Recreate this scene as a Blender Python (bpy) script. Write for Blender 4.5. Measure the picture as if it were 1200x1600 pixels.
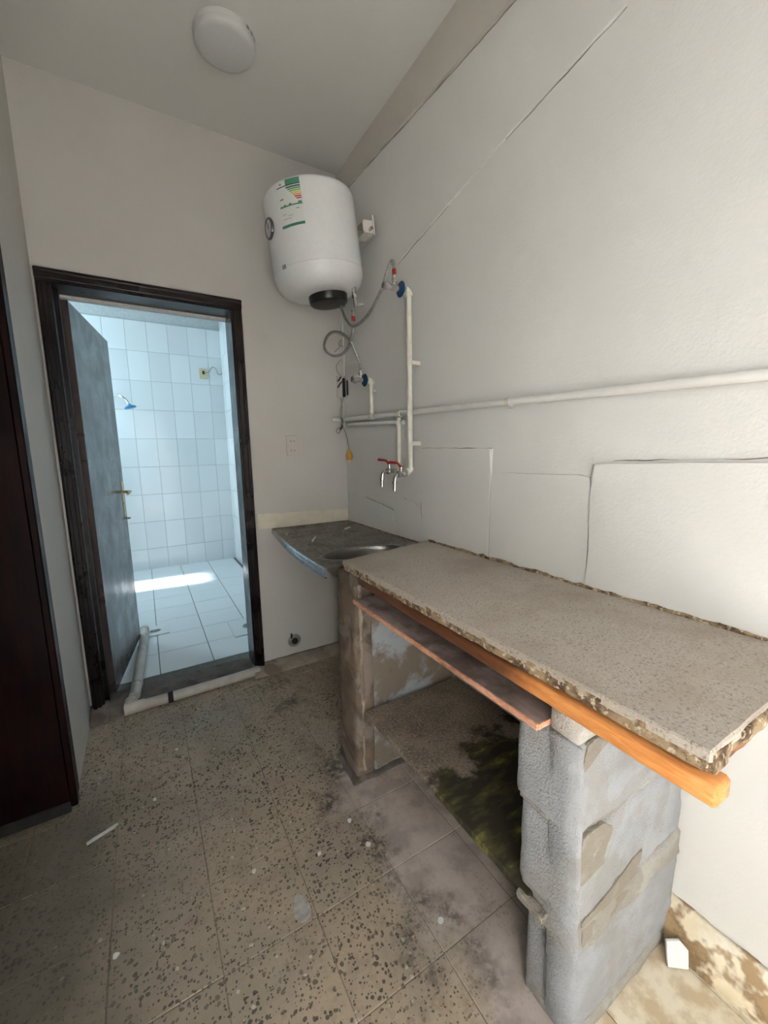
import bpy, bmesh, math, random
from mathutils import Vector, Matrix, noise
random.seed(7)
for o in list(bpy.data.objects): bpy.data.objects.remove(o, do_unlink=True)
scene = bpy.context.scene
COL = scene.collection
PI = math.pi

# ------------------------------------------------------------------ camera
# room axes: right wall x=0, back wall y=0, floor z=0, metres
CAM = Vector((-1.1141, -2.3387, 1.2900)); YAW, PITCH, ROLL, FPX = 0.53387, -0.14813, -0.018256, 630.77
fw = Vector((math.sin(YAW)*math.cos(PITCH), math.cos(YAW)*math.cos(PITCH), math.sin(PITCH)))
rt = fw.cross(Vector((0, 0, 1))).normalized(); upv = rt.cross(fw)
r2 = math.cos(ROLL)*rt + math.sin(ROLL)*upv; u2 = -math.sin(ROLL)*rt + math.cos(ROLL)*upv
cd = bpy.data.cameras.new('camera'); cam = bpy.data.objects.new('camera', cd); COL.objects.link(cam)
cam.matrix_world = Matrix(((r2.x, u2.x, -fw.x, CAM.x), (r2.y, u2.y, -fw.y, CAM.y), (r2.z, u2.z, -fw.z, CAM.z), (0, 0, 0, 1)))
cd.sensor_fit = 'VERTICAL'; cd.sensor_height = 24.0; cd.lens = FPX/1600*24.0; cd.clip_start = 0.02
scene.camera = cam

# ------------------------------------------------------------------ world, lights, exposure
w = bpy.data.worlds.new('world'); scene.world = w; w.use_nodes = True
w.node_tree.nodes['Background'].inputs[0].default_value = (0.80, 0.90, 1.0, 1)
w.node_tree.nodes['Background'].inputs[1].default_value = 1.0
def area(name, loc, rot, sx, sy, power, col):
    l = bpy.data.lights.new(name, 'AREA'); l.shape = 'RECTANGLE'; l.size = sx; l.size_y = sy; l.energy = power; l.color = col
    o = bpy.data.objects.new(name, l); COL.objects.link(o); o.location = loc; o.rotation_euler = rot
    return o
# daylight in the big opening of the front wall, behind the camera
area('daylight_front_opening', (-1.03, -3.07, 1.00), (PI/2, 0, PI), 0.7, 1.8, 340, (0.98, 0.995, 0.985))
# daylight in the bathroom window (left side, behind the open door)
area('daylight_bathroom_window', (-2.505, 2.38, 1.85), (PI/2, 0, -PI/2), 0.34, 1.1, 20, (0.62, 0.87, 1.0))
sl = bpy.data.lights.new('sun', 'SUN'); sl.energy = 9; sl.angle = 0.06; sl.color = (0.93, 0.97, 1.0)
sun = bpy.data.objects.new('sun', sl); COL.objects.link(sun)
sun.rotation_euler = Vector((1.5, -0.12, -1.85)).to_track_quat('-Z', 'Y').to_euler()
vs = scene.view_settings
vs.view_transform = 'Standard'; vs.look = 'None'; vs.exposure = 0.9; vs.gamma = 1.0; vs.use_curve_mapping = False

# ------------------------------------------------------------------ mesh helpers
def tag(o, label, cat, group=None, kind=None):
    o['label'] = label; o['category'] = cat
    if group: o['group'] = group
    if kind: o['kind'] = kind
    return o
def link(name, me, mat=None, parent=None, smooth=False):
    o = bpy.data.objects.new(name, me); COL.objects.link(o)
    if mat is not None and not me.materials: me.materials.append(mat)
    if parent is not None: o.parent = parent
    if smooth:
        for p in me.polygons: p.use_smooth = True
        if smooth == 'auto':
            try: me.set_sharp_from_angle(angle=math.radians(40))
            except Exception: pass
    return o
def fin(name, bm, mat, parent=None, smooth=False):
    bmesh.ops.recalc_face_normals(bm, faces=bm.faces)
    me = bpy.data.meshes.new(name); bm.to_mesh(me); bm.free()
    return link(name, me, mat, parent, smooth)
def empty(name, loc=(0, 0, 0), rot=(0, 0, 0)):
    o = bpy.data.objects.new(name, None); COL.objects.link(o); o.location = loc; o.rotation_euler = rot; o.empty_display_size = 0.05
    return o
def box(bm, x0, x1, y0, y1, z0, z1, bev=0.0, seg=1):
    r = bmesh.ops.create_cube(bm, size=1.0)
    for v in r['verts']:
        v.co = Vector((x0+(v.co.x+.5)*(x1-x0), y0+(v.co.y+.5)*(y1-y0), z0+(v.co.z+.5)*(z1-z0)))
    if bev > 0:
        es = {e for v in r['verts'] for e in v.link_edges}
        bmesh.ops.bevel(bm, geom=list(es), offset=bev, segments=seg, affect='EDGES', profile=0.5)
    return r
def boxobj(name, dims, mat, parent=None, bev=0.0, seg=1):
    bm = bmesh.new(); box(bm, *dims, bev=bev, seg=seg); return fin(name, bm, mat, parent)
def cuts(bm, axis, vals):
    n = [0, 0, 0]; n[axis] = 1
    for v in vals:
        p = [0, 0, 0]; p[axis] = v
        bmesh.ops.bisect_plane(bm, geom=bm.verts[:]+bm.edges[:]+bm.faces[:], plane_co=p, plane_no=n)
def frange(a, b, s):
    n = max(1, int(round((b-a)/s))); return [a+(b-a)*i/n for i in range(1, n)]
def rough(bm, amp, freq, seed=0, lock=None):
    off = Vector((seed*7.3, seed*3.1, seed*1.7))
    for v in bm.verts:
        d = noise.noise_vector((v.co+off)*freq)*amp + noise.noise_vector((v.co+off)*freq*3.1)*amp*0.5
        if lock: d = Vector((d[i]*lock[i] for i in range(3)))
        v.co += d
def roughbox(name, dims, mat, parent=None, step=0.03, amp=0.003, freq=14, seed=0, bev=0.004, lock=None, shape=None, smooth=False):
    bm = bmesh.new(); box(bm, *dims, bev=bev)
    x0, x1, y0, y1, z0, z1 = dims
    for ax, (a, b) in enumerate(((x0, x1), (y0, y1), (z0, z1))): cuts(bm, ax, frange(a, b, step))
    if shape:
        for v in bm.verts: v.co = Vector(shape(v.co))
    rough(bm, amp, freq, seed, lock)
    return fin(name, bm, mat, parent, smooth)
def catmull(pts, n=8):
    P = [Vector(p) for p in pts]; P = [2*P[0]-P[1]]+P+[2*P[-1]-P[-2]]; out = []
    for i in range(1, len(P)-2):
        a, b, c, d = P[i-1:i+3]
        for k in range(n):
            t = k/n
            out.append(0.5*((2*b)+(c-a)*t+(2*a-5*b+4*c-d)*t*t+(3*b-3*c+d-a)*t**3))
    out.append(P[-2]); return out
def tube(bm, pts, r, n=10, cap=True):
    P = [Vector(p) for p in pts]; N = len(P)
    rs = r if isinstance(r, (list, tuple)) else [r]*N
    T = [(P[min(i+1, N-1)]-P[max(i-1, 0)]).normalized() for i in range(N)]
    u = T[0].orthogonal().normalized(); rings = []
    for i in range(N):
        u = (u - T[i]*u.dot(T[i])).normalized(); v = T[i].cross(u)
        rings.append([bm.verts.new(P[i]+rs[i]*(math.cos(2*PI*k/n)*u+math.sin(2*PI*k/n)*v)) for k in range(n)])
    for i in range(N-1):
        for k in range(n):
            bm.faces.new((rings[i][k], rings[i][(k+1) % n], rings[i+1][(k+1) % n], rings[i+1][k]))
    if cap:
        bm.faces.new(rings[0][::-1]); bm.faces.new(rings[-1])
def tubeobj(name, pts, r, mat, parent=None, n=10, curve=0):
    bm = bmesh.new(); tube(bm, catmull(pts, curve) if curve else pts, r, n); return fin(name, bm, mat, parent, 'auto')
def lathe(bm, prof, M=Matrix.Identity(4), n=32):
    rings = []
    for r, z in prof:
        if r < 1e-6: rings.append([bm.verts.new(M @ Vector((0, 0, z)))])
        else: rings.append([bm.verts.new(M @ Vector((r*math.cos(2*PI*k/n), r*math.sin(2*PI*k/n), z))) for k in range(n)])
    for a, b in zip(rings, rings[1:]):
        for k in range(n):
            k2 = (k+1) % n
            if len(a) == 1 and len(b) == 1: continue
            if len(a) == 1: bm.faces.new((a[0], b[k2], b[k]))
            elif len(b) == 1: bm.faces.new((a[k], a[k2], b[0]))
            else: bm.faces.new((a[k], a[k2], b[k2], b[k]))
def latheobj(name, prof, mat, parent=None, M=Matrix.Identity(4), n=32):
    bm = bmesh.new(); lathe(bm, prof, M, n); return fin(name, bm, mat, parent, 'auto')
def along(p, d):
    """matrix at p with local +Z along d"""
    return Matrix.Translation(Vector(p)) @ Vector(d).to_track_quat('Z', 'Y').to_matrix().to_4x4()
def prism(bm, poly, axis, a, b):
    def pt(u, v, t):
        return {0: (t, u, v), 1: (u, t, v), 2: (u, v, t)}[axis]
    A = [bm.verts.new(pt(u, v, a)) for u, v in poly]; B = [bm.verts.new(pt(u, v, b)) for u, v in poly]
    bm.faces.new(A); bm.faces.new(B[::-1])
    for i in range(len(poly)):
        j = (i+1) % len(poly); bm.faces.new((A[i], B[i], B[j], A[j]))

# ------------------------------------------------------------------ materials
def sr(r, g, b):
    f = lambda c: (c/255/12.92) if c/255 <= .04045 else ((c/255+.055)/1.055)**2.4
    return (f(r), f(g), f(b), 1)
class NT:
    def __init__(s, name, rough=0.6, metal=0.0, color=(0.8, 0.8, 0.8, 1), spec=0.5):
        s.m = bpy.data.materials.new(name); s.m.use_nodes = True; s.t = s.m.node_tree; s.b = s.t.nodes['Principled BSDF']
        s.b.inputs['Roughness'].default_value = rough; s.b.inputs['Metallic'].default_value = metal
        s.b.inputs['Base Color'].default_value = color; s.b.inputs['Specular IOR Level'].default_value = spec
        s._pos = None
    def n(s, typ, **kw):
        nd = s.t.nodes.new(typ)
        for k, v in kw.items(): setattr(nd, k, v)
        return nd
    def put(s, sock, v):
        if hasattr(v, 'is_output') or hasattr(v, 'links'): s.t.links.new(v, sock)
        else: sock.default_value = v
    def pos(s, scale=None, obj=False):
        if obj: p = s.n('ShaderNodeTexCoord').outputs['Object']
        else:
            if s._pos is None: s._pos = s.n('ShaderNodeNewGeometry').outputs['Position']
            p = s._pos
        if scale is None: return p
        v = s.n('ShaderNodeVectorMath', operation='MULTIPLY'); s.put(v.inputs[0], p); v.inputs[1].default_value = scale
        return v.outputs[0]
    def noise(s, scale, detail=4, rough=0.55, vec=None, dist=0.0):
        nd = s.n('ShaderNodeTexNoise'); nd.inputs['Scale'].default_value = scale; nd.inputs['Detail'].default_value = detail
        nd.inputs['Roughness'].default_value = rough; nd.inputs['Distortion'].default_value = dist
        s.put(nd.inputs['Vector'], vec if vec is not None else s.pos()); return nd.outputs['Fac']
    def ramp(s, f, lo, hi, a=0.0, b=1.0):
        nd = s.n('ShaderNodeMapRange'); nd.interpolation_type = 'SMOOTHSTEP'; s.put(nd.inputs['Value'], f)
        nd.inputs['From Min'].default_value = lo; nd.inputs['From Max'].default_value = hi
        nd.inputs['To Min'].default_value = a; nd.inputs['To Max'].default_value = b; return nd.outputs['Result']
    def math(s, op, a, b=0.0):
        nd = s.n('ShaderNodeMath', operation=op); s.put(nd.inputs[0], a); s.put(nd.inputs[1], b); return nd.outputs[0]
    def mix(s, f, a, b, mode='MIX'):
        nd = s.n('ShaderNodeMix', data_type='RGBA', blend_type=mode)
        s.put(nd.inputs[0], f); s.put(nd.inputs[6], a); s.put(nd.inputs[7], b); return nd.outputs[2]
    def xyz(s):
        nd = s.n('ShaderNodeSeparateXYZ'); s.put(nd.inputs[0], s.pos()); return nd.outputs
    def color(s, c): s.put(s.b.inputs['Base Color'], c)
    def rough(s, r): s.put(s.b.inputs['Roughness'], r)
    def bump(s, h, strength=0.3, dist=0.01):
        nd = s.n('ShaderNodeBump'); nd.inputs['Strength'].default_value = strength; nd.inputs['Distance'].default_value = dist
        s.put(nd.inputs['Height'], h); s.t.links.new(nd.outputs[0], s.b.inputs['Normal'])
MAT = {}
def plain(name, col, rough=0.5, metal=0.0, var=0.06, nscale=40, bump=0.0):
    t = NT(name, rough, metal); n = t.noise(nscale, 3)
    dark = tuple(c*(1-var*2) for c in col[:3])+(1,)
    t.color(t.mix(t.ramp(n, .3, .7), dark, col))
    if bump: t.bump(n, bump, 0.004)
    MAT[name] = t.m; return t.m
def paint(name, a, b, bumpy=0.35, sc=90):
    t = NT(name, 0.75, spec=0.25)
    big = t.noise(1.6, 4); mid = t.noise(9, 5); fine = t.noise(sc, 4)
    c = t.mix(t.ramp(big, .35, .65), a, b); c = t.mix(t.ramp(mid, .62, .8, 0, .25), c, tuple(x*.82 for x in a[:3])+(1,))
    t.color(c); h = t.math('ADD', t.math('MULTIPLY', fine, .5), mid)
    t.bump(h, bumpy, 0.006); MAT[name] = t.m
paint('paint_right', (.77, .765, .745, 1), (.735, .725, .70, 1), .30, 120)
paint('paint_back', (.60, .58, .55, 1), (.57, .545, .515, 1), .22, 150)
paint('paint_band', (.60, .57, .52, 1), (.56, .53, .48, 1), .3, 120)
paint('paint_ceiling', (.70, .69, .665, 1), (.67, .66, .635, 1), .15, 150)
plain('crack', sr(138, 130, 118), .9, 0, .2)
plain('white_plain', (.78, .78, .77, 1), .8)
plain('cream_tile', sr(222, 214, 196), .35, 0, .05, 20)

def terrazzo(name, base1, base2, dirt, chipdens=.36, grime_tone=1.0):
    t = NT(name, 0.55, spec=0.35)
    P = t.pos(); d = t.n('ShaderNodeTexNoise'); d.inputs['Scale'].default_value = 60; d.inputs['Detail'].default_value = 2; t.put(d.inputs['Vector'], P)
    v = t.n('ShaderNodeVectorMath', operation='MULTIPLY_ADD'); t.put(v.inputs[0], d.outputs['Color']); v.inputs[1].default_value = (.008,)*3; t.put(v.inputs[2], P)
    def chips(scale, thr, lo, hi):
        vo = t.n('ShaderNodeTexVoronoi', voronoi_dimensions='2D'); vo.inputs['Scale'].default_value = scale; t.put(vo.inputs['Vector'], v.outputs[0])
        sp = t.n('ShaderNodeSeparateColor'); t.put(sp.inputs[0], vo.outputs['Color'])
        rad = t.math('MULTIPLY', sp.outputs[1], thr)
        inside = t.math('LESS_THAN', vo.outputs['Distance'], rad)
        sel = t.math('MULTIPLY', t.math('GREATER_THAN', sp.outputs[0], lo), t.math('LESS_THAN', sp.outputs[0], hi))
        return t.math('MULTIPLY', inside, sel), sp.outputs[2]
    big = t.noise(2.2, 5); mid = t.noise(11, 5); fine = t.noise(130, 3)
    c = t.mix(t.ramp(big, .38, .62), base1, base2)
    c = t.mix(t.ramp(mid, .48, .78, 0, .45), c, dirt)
    c = t.mix(t.ramp(fine, .35, .7, 0, .22), c, tuple(x*.6 for x in base1[:3])+(1,))
    f0, _ = chips(60, .62, .0, .30); c = t.mix(t.math('MULTIPLY', f0, .45), c, sr(152, 138, 118))
    f1, k1 = chips(84, .54, 1-chipdens, 1.0); dens = t.ramp(t.noise(3.3, 3), .36, .60, .2, .8); c = t.mix(t.math('MULTIPLY', f1, dens), c, t.mix(k1, sr(34, 35, 30), sr(64, 60, 54)))
    f2, _ = chips(140, .5, .72, 1.0); c = t.mix(t.math('MULTIPLY', f2, .75), c, sr(46, 46, 40))
    f3, _ = chips(40, .22, .92, 1.0); c = t.mix(t.math('MULTIPLY', f3, .8), c, sr(196, 192, 182))
    X, Y, Z = t.xyz()
    # trodden-in cement film beside the counter and black soiling along its foot
    wob = t.math('ADD', X, t.math('MULTIPLY', t.math('SUBTRACT', t.noise(5, 4), .5), .28))
    film = t.math('MULTIPLY', t.ramp(wob, -.62, -.50), t.ramp(t.math('ADD', Y, t.math('MULTIPLY', t.noise(6, 4), .3)), -.68, -.86))
    film = t.math('MULTIPLY', film, t.ramp(t.noise(7, 4), .30, .55, .55, .9))
    c = t.mix(film, c, t.mix(t.ramp(mid, .4, .65), sr(192, 180, 174), sr(164, 153, 148)))
    stain = t.math('MULTIPLY', t.ramp(wob, -.70, -.60), t.ramp(wob, -.44, -.54))
    stain = t.math('MULTIPLY', t.math('MULTIPLY', stain, t.ramp(t.noise(6, 5), .44, .66, 0, .9)), t.ramp(t.noise(38, 5, .65), .40, .58, .15, 1))
    c = t.mix(stain, c, sr(66, 61, 58))
    # darker greenish tone by the side doorway
    g = t.math('MULTIPLY', t.ramp(t.math('ADD', X, t.math('MULTIPLY', t.noise(4, 4), .35)), -.98, -1.22), t.ramp(Y, -.45, -.75))
    c = t.mix(t.math('MULTIPLY', g, .72*grime_tone), c, t.mix(t.ramp(mid, .4, .6), sr(82, 80, 70), sr(104, 100, 88)))
    # cream mortar dust on the floor behind the block pillar
    m = t.math('MULTIPLY', t.ramp(Y, -1.90, -1.96), t.ramp(wob, -.42, -.34))
    c = t.mix(m, c, t.mix(t.ramp(t.noise(16, 5), .4, .62), sr(222, 212, 192), sr(190, 172, 142)))
    t.color(c); t.rough(t.ramp(mid, .3, .7, .45, .75)); t.bump(t.math('ADD', t.math('MULTIPLY', mid, .6), t.math('MULTIPLY', fine, .25)), .25, .004)
    MAT[name] = t.m
terrazzo('terrazzo', sr(176, 160, 140), sr(156, 145, 131), sr(126, 117, 106))
plain('grout', sr(138, 127, 112), .9, 0, .2, 60, .3)

def speckle(name, base, a, b, sc, dirt=None):
    t = NT(name, 0.6, spec=0.3)
    n1 = t.noise(sc, 3, .7); n2 = t.noise(sc*2.3, 2, .7); n3 = t.noise(5, 5)
    c = t.mix(t.ramp(n1, .52, .66), base, a); c = t.mix(t.ramp(n2, .58, .70), c, b)
    c = t.mix(t.ramp(n3, .40, .7, 0, .6), c, dirt if dirt else tuple(x*.6 for x in base[:3])+(1,))
    t.color(c); t.bump(t.math('ADD', n1, n3), .25, .004); MAT[name] = t.m
speckle('counter_terrazzo', sr(172, 163, 153), sr(130, 121, 112), sr(204, 198, 190), 170, sr(146, 132, 118))
def edge_mat():
    t = NT('slab_edge', .85, spec=.2); n = t.noise(26, 6, .65); n2 = t.noise(90, 3)
    c = t.mix(t.ramp(n, .36, .58), sr(78, 60, 46), sr(150, 130, 104)); c = t.mix(t.ramp(n2, .52, .66), c, sr(190, 176, 150))
    t.color(c); t.bump(n, .8, .012); MAT['slab_edge'] = t.m
edge_mat()
def concrete(name, a, b, stain, st=.5):
    t = NT(name, .9, spec=.2); n = t.noise(9, 6, .6); f = t.noise(210, 3); p = t.noise(4.5, 4, .6, None, .6)
    c = t.mix(t.ramp(n, .38, .62), a, b); c = t.mix(t.ramp(p, .52, .60, 0, st), c, stain); c = t.mix(t.ramp(f, .6, .75, 0, .4), c, tuple(x*.5 for x in a[:3])+(1,))
    t.color(c); t.bump(t.math('ADD', t.math('MULTIPLY', f, .9), n), .7, .010); MAT[name] = t.m
concrete('block', sr(156, 158, 160), sr(168, 171, 175), sr(146, 140, 130), .35)
concrete('mortar', sr(158, 154, 146), sr(172, 170, 165), sr(138, 130, 118), .5)
concrete('wet_mortar', sr(146, 140, 128), sr(158, 153, 143), sr(128, 120, 108), .5)
concrete('cap_cement', sr(206, 204, 198), sr(188, 186, 180), sr(168, 160, 146), .4)
concrete('cement_floor', sr(128, 120, 112), sr(112, 104, 98), sr(86, 78, 70), .6)
concrete('kerb', sr(172, 162, 148), sr(148, 138, 126), sr(112, 98, 84), .7)
concrete('old_plaster', sr(128, 112, 96), sr(104, 90, 78), sr(152, 142, 132), .6)
def panel_mat():
    t = NT('grey_panel', .8, spec=.25); n = t.noise(5, 5, .6, None, .4); m = t.noise(30, 4)
    c = t.mix(t.ramp(n, .44, .56), sr(124, 114, 100), sr(158, 164, 168)); c = t.mix(t.ramp(m, .55, .8, 0, .5), c, sr(92, 80, 66)); t.color(c); t.bump(m, .3, .004); MAT['grey_panel'] = t.m
panel_mat()
def moss():
    t = NT('lower_slab', .8, spec=.25); n = t.noise(9, 6, .65); f = t.noise(120, 3, .7); X, Y, Z = t.xyz()
    c = t.mix(t.ramp(n, .35, .65), sr(112, 100, 88), sr(136, 124, 110)); c = t.mix(t.ramp(f, .5, .68), c, sr(158, 146, 130)); c = t.mix(t.ramp(f, .42, .32), c, sr(58, 50, 44))
    yy = t.math('ADD', Y, t.math('MULTIPLY', X, -.18)); yy = t.math('ADD', yy, t.math('MULTIPLY', t.math('SUBTRACT', n, .5), .5))
    k = t.ramp(yy, -1.36, -1.43)
    wv = t.n('ShaderNodeTexNoise'); wv.inputs['Scale'].default_value = 20; wv.inputs['Detail'].default_value = 5
    t.put(wv.inputs['Vector'], t.pos((.6, 1.5, 1)))
    g = t.mix(t.ramp(wv.outputs['Fac'], .46, .58), sr(52, 48, 38), sr(72, 68, 44)); g = t.mix(t.ramp(wv.outputs['Fac'], .60, .70), g, sr(118, 114, 62))
    t.color(t.mix(k, c, g)); t.bump(n, .4, .008); MAT['lower_slab'] = t.m
moss()
def wood(name, a, b, c2, sc, stretch, rough=.5, grime_tone=None, gr=(.5, .7), falloff=None):
    t = NT(name, rough, spec=.35); n = t.noise(sc, 6, .6, t.pos(stretch), .8); m = t.noise(sc*.35, 4, .5, t.pos(stretch)); d = t.noise(6, 5, .6)
    c = t.mix(t.ramp(n, .3, .7), a, b); c = t.mix(t.ramp(m, .5, .7, 0, .6), c, c2)
    if grime_tone: c = t.mix(t.ramp(d, gr[0], gr[1], 0, .9), c, grime_tone)
    if falloff:   # light falloff painted into the wood, browner towards the sink end
        y = t.math('ADD', t.xyz()[1], t.math('MULTIPLY', t.math('SUBTRACT', t.noise(7, 5), .5), .5)); c = t.mix(t.ramp(y, falloff[0], falloff[1], 0, .9), c, t.mix(t.ramp(n, .35, .65), sr(62, 36, 26), sr(94, 54, 36)))
    t.color(c); t.bump(n, .25, .003); MAT[name] = t.m
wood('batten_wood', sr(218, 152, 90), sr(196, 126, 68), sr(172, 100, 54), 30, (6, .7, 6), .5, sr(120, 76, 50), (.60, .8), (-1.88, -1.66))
wood('end_batten_wood', sr(150, 92, 50), sr(112, 66, 38), sr(86, 50, 30), 30, (.7, 6, 6), .6, sr(66, 44, 30), (.48, .62))
wood('board_top', sr(166, 150, 146), sr(142, 126, 122), sr(192, 178, 172), 14, (3, 1, 1), .45, sr(92, 76, 70), (.45, .66))
wood('board_edge', sr(218, 172, 144), sr(186, 126, 98), sr(220, 176, 146), 60, (1, 1, 8), .6, sr(110, 72, 54), (.56, .74))
def darkwood(name, a, b, rough, coat=.3, spec=.5):
    t = NT(name, rough, spec=spec); n = t.noise(14, 6, .6, t.pos((4, 4, .5)), .6); d = t.noise(7, 5)
    t.color(t.mix(t.ramp(n, .35, .68), a, b)); t.rough(t.ramp(d, .3, .7, rough*.8, min(1, rough*1.4))); t.bump(n, .15, .002)
    t.b.inputs['Coat Weight'].default_value = coat; t.b.inputs['Coat Roughness'].default_value = .15; MAT[name] = t.m
darkwood('dark_frame', (.0045, .0025, .0025, 1), (.010, .0045, .004, 1), .30, .12, .22)
darkwood('dark_leaf', sr(62, 52, 52), sr(78, 67, 67), .30)
darkwood('side_door_wood', (.004, .0012, .0010, 1), (.012, .0026, .0018, 1), .40, .0, .16)
def steel(name, col, rough, dirt, k):
    t = NT(name, rough, 1.0, col); n = t.noise(12, 6, .6); f = t.noise(60, 4, .6)
    t.color(t.mix(t.ramp(n, .40, .66, 0, k), col, dirt)); t.rough(t.ramp(f, .3, .7, rough*.8, rough*1.5))
    t.put(t.b.inputs['Metallic'], t.ramp(n, .40, .7, 1.0, 1-k)); t.bump(f, .08, .002); MAT[name] = t.m
steel('sink_steel', (.24, .225, .21, 1), .42, sr(74, 65, 56), .8)
plain('bowl_steel', (.26, .245, .23, 1), .30, .9, .12, 9)
steel('sink_lip', (.52, .56, .60, 1), .30, sr(120, 112, 104), .3)
steel('chrome', (.72, .70, .68, 1), .16, sr(110, 96, 84), .25)
steel('brass', (.62, .47, .22, 1), .3, sr(104, 78, 44), .3)
plain('enamel', (.83, .84, .85, 1), .22, 0, .015)
plain('black_plastic', sr(24, 22, 22), .3, 0, .1)
plain('cap_face', sr(52, 46, 44), .5, 0, .3, 30)
plain('pvc', sr(226, 222, 210), .4, 0, .05)
plain('pvc_old', sr(206, 200, 190), .5, 0, .12, 14)
plain('painted_pipe', (.82, .81, .78, 1), .55, 0, .015, 30)
plain('blue_flange', sr(20, 62, 104), .25, 0, .15)
plain('red_lever', sr(150, 30, 28), .35, 0, .1)
plain('red_sleeve', sr(172, 50, 46), .45, 0, .1)
plain('yellow_plug', sr(190, 142, 46), .4, 0, .12, 60)
plain('grey_plastic', sr(180, 176, 168), .5, 0, .08)
plain('knob_grey', sr(172, 168, 168), .2, .35, .1)
plain('gauge_face', sr(196, 196, 196), .3, 0, .05)
plain('gauge_rim', sr(96, 98, 102), .3, .6, .05)
plain('socket_white', sr(220, 214, 204), .4, 0, .04)
plain('socket_yellow', sr(214, 200, 160), .4, 0, .05)
plain('wire_black', sr(20, 20, 20), .5)
plain('wire_grey', sr(150, 146, 138), .5)
plain('shower_blue', sr(30, 140, 200), .3, 0, .1)
plain('lamp_shade', (.60, .605, .60, 1), .5, 0, .01)
plain('lamp_body', (.60, .60, .59, 1), .5, 0, .02)
plain('paper', sr(226, 226, 224), .8, 0, .06)
plain('smear_white', sr(178, 176, 172), .8, 0, .15, 60)
plain('hole_dark', sr(40, 36, 32), .9, 0, .2)
plain('label_white', sr(226, 228, 226), .3, 0, .01)
for nm, c in dict(lab_green=(74, 134, 108), lab_dark=(44, 84, 76), lab_mid=(96, 150, 104), lab_lime=(150, 176, 100), lab_yellow=(214, 200, 116), lab_orange=(222, 160, 96), lab_red=(206, 84, 74), lab_grey=(140, 140, 140), lab_black=(78, 74, 74)).items():
    plain(nm, sr(*c), .35, 0, .02)
def tilemat(name, c, var, rough=.12):
    t = NT(name, rough, spec=.5); n = t.noise(3, 4); oi = t.n('ShaderNodeObjectInfo').outputs['Random']
    cc = t.mix(oi, c, tuple(x*(1-var) for x in c[:3])+(1,)); cc = t.mix(t.ramp(n, .55, .8, 0, .12), cc, sr(196, 192, 178))
    t.color(cc); t.bump(t.noise(25, 2), .03, .003); MAT[name] = t.m
tilemat('bath_tile', (.80, .83, .84, 1), .10)
tilemat('bath_floor_tile', (.74, .76, .77, 1), .05, .16)
plain('floor_grout', sr(118, 116, 110), .8, 0, .15)
plain('bath_grout', sr(196, 200, 200), .8, 0, .06)
def braid():
    t = NT('braid', .38, .9, (.5, .49, .48, 1)); n = t.noise(420, 2); t.color(t.mix(t.ramp(n, .4, .6), (.22, .21, .20, 1), (.62, .61, .60, 1))); t.bump(n, .5, .002); MAT['braid'] = t.m
braid()
M = MAT

# ------------------------------------------------------------------ setting
XL, H, YF = -1.447, 2.862, -3.1      # left wall, ceiling, front wall
BY, BXR, BXL = 2.92, -0.20, -2.5     # bathroom back, right, left
def structure(o, label, cat):
    return tag(o, label, cat, kind='structure')
# floor: bed of grout + one object per 25 cm terrazzo tile
floor = boxobj('floor', (-3.1, 0.0, YF-.15, 0.0, -.12, -.0025), M['grout'])
structure(floor, 'worn terrazzo tile floor of the kitchen with dark chips', 'floor')
bm = bmesh.new(); box(bm, -.1240, .1240, -.1240, .1240, -.02, 0, bev=.0015); bmesh.ops.recalc_face_normals(bm, faces=bm.faces)
tme = bpy.data.meshes.new('terrazzo_tile'); bm.to_mesh(tme); bm.free(); tme.materials.append(M['terrazzo'])
for i in range(-5, 7):
    for j in range(0, 17):
        cx = -1.055+.25*i+.125; cy = -1.41+.25*(5-j)+.125
        if cx > -.02 or cx < -2.4 or cy > -.02 or (cx < -1.55 and cy < -1.7): continue
        o = link('terrazzo_tile', tme, None, floor); o.location = (cx, cy, random.uniform(-.0012, .0008))
        o.rotation_euler = (random.uniform(-.003, .003), random.uniform(-.003, .003), random.uniform(-.004, .004))
boxobj('floor_edge_fill', (-.055, 0.0, YF, 0, -.02, -.001), M['terrazzo'], floor)
boxobj('floor_edge_fill', (-1.6, -.05, -.035, 0, -.02, -.001), M['terrazzo'], floor)
structure(boxobj('ceiling', (-3.1, .15, YF-.15, .15, H, H+.12), M['paint_ceiling']), 'plain off-white painted ceiling above the kitchen', 'ceiling')
# back wall with doorway
DX0, DX1, DZ = -1.425, -0.602, 2.082   # rough opening
bm = bmesh.new(); box(bm, -3.1, DX0, 0, .15, -.05, H); box(bm, DX1, .15, 0, .15, -.05, H); box(bm, DX0, DX1, 0, .15, DZ, H)
wb = fin('wall_back', bm, M['paint_back']); structure(wb, 'beige painted back wall with the bathroom doorway', 'wall')
# right wall + proud plaster patches, band, filled chases
wr = boxobj('wall_right', (0, .15, YF-.15, 0, -.05, H), M['paint_right']); structure(wr, 'long white plastered right wall behind the counter', 'wall')
def patch(name, poly, t, mat, amp=.004, n=10, seed=0):
    P = []
    for i in range(len(poly)):
        a, b = poly[i], poly[(i+1) % len(poly)]
        L = math.hypot(b[0]-a[0], b[1]-a[1]); k = max(1, int(L/.04))
        for q in range(k):
            u, v = a[0]+(b[0]-a[0])*q/k, a[1]+(b[1]-a[1])*q/k
            d = noise.noise_vector(Vector((u*9, v*9, seed*4.1)))*amp
            P.append((u+d.x, v+d.y))
    bm = bmesh.new(); prism(bm, P, 0, -t, .004)
    fr = [f for f in bm.faces if len(f.verts) > 4 and f.calc_center_median().x < -t*.5]
    es = [e for f in fr for e in f.edges]
    bmesh.ops.bevel(bm, geom=es, offset=min(t*.7, .006), segments=2, affect='EDGES')
    return fin(name, bm, mat, wr)
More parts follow.
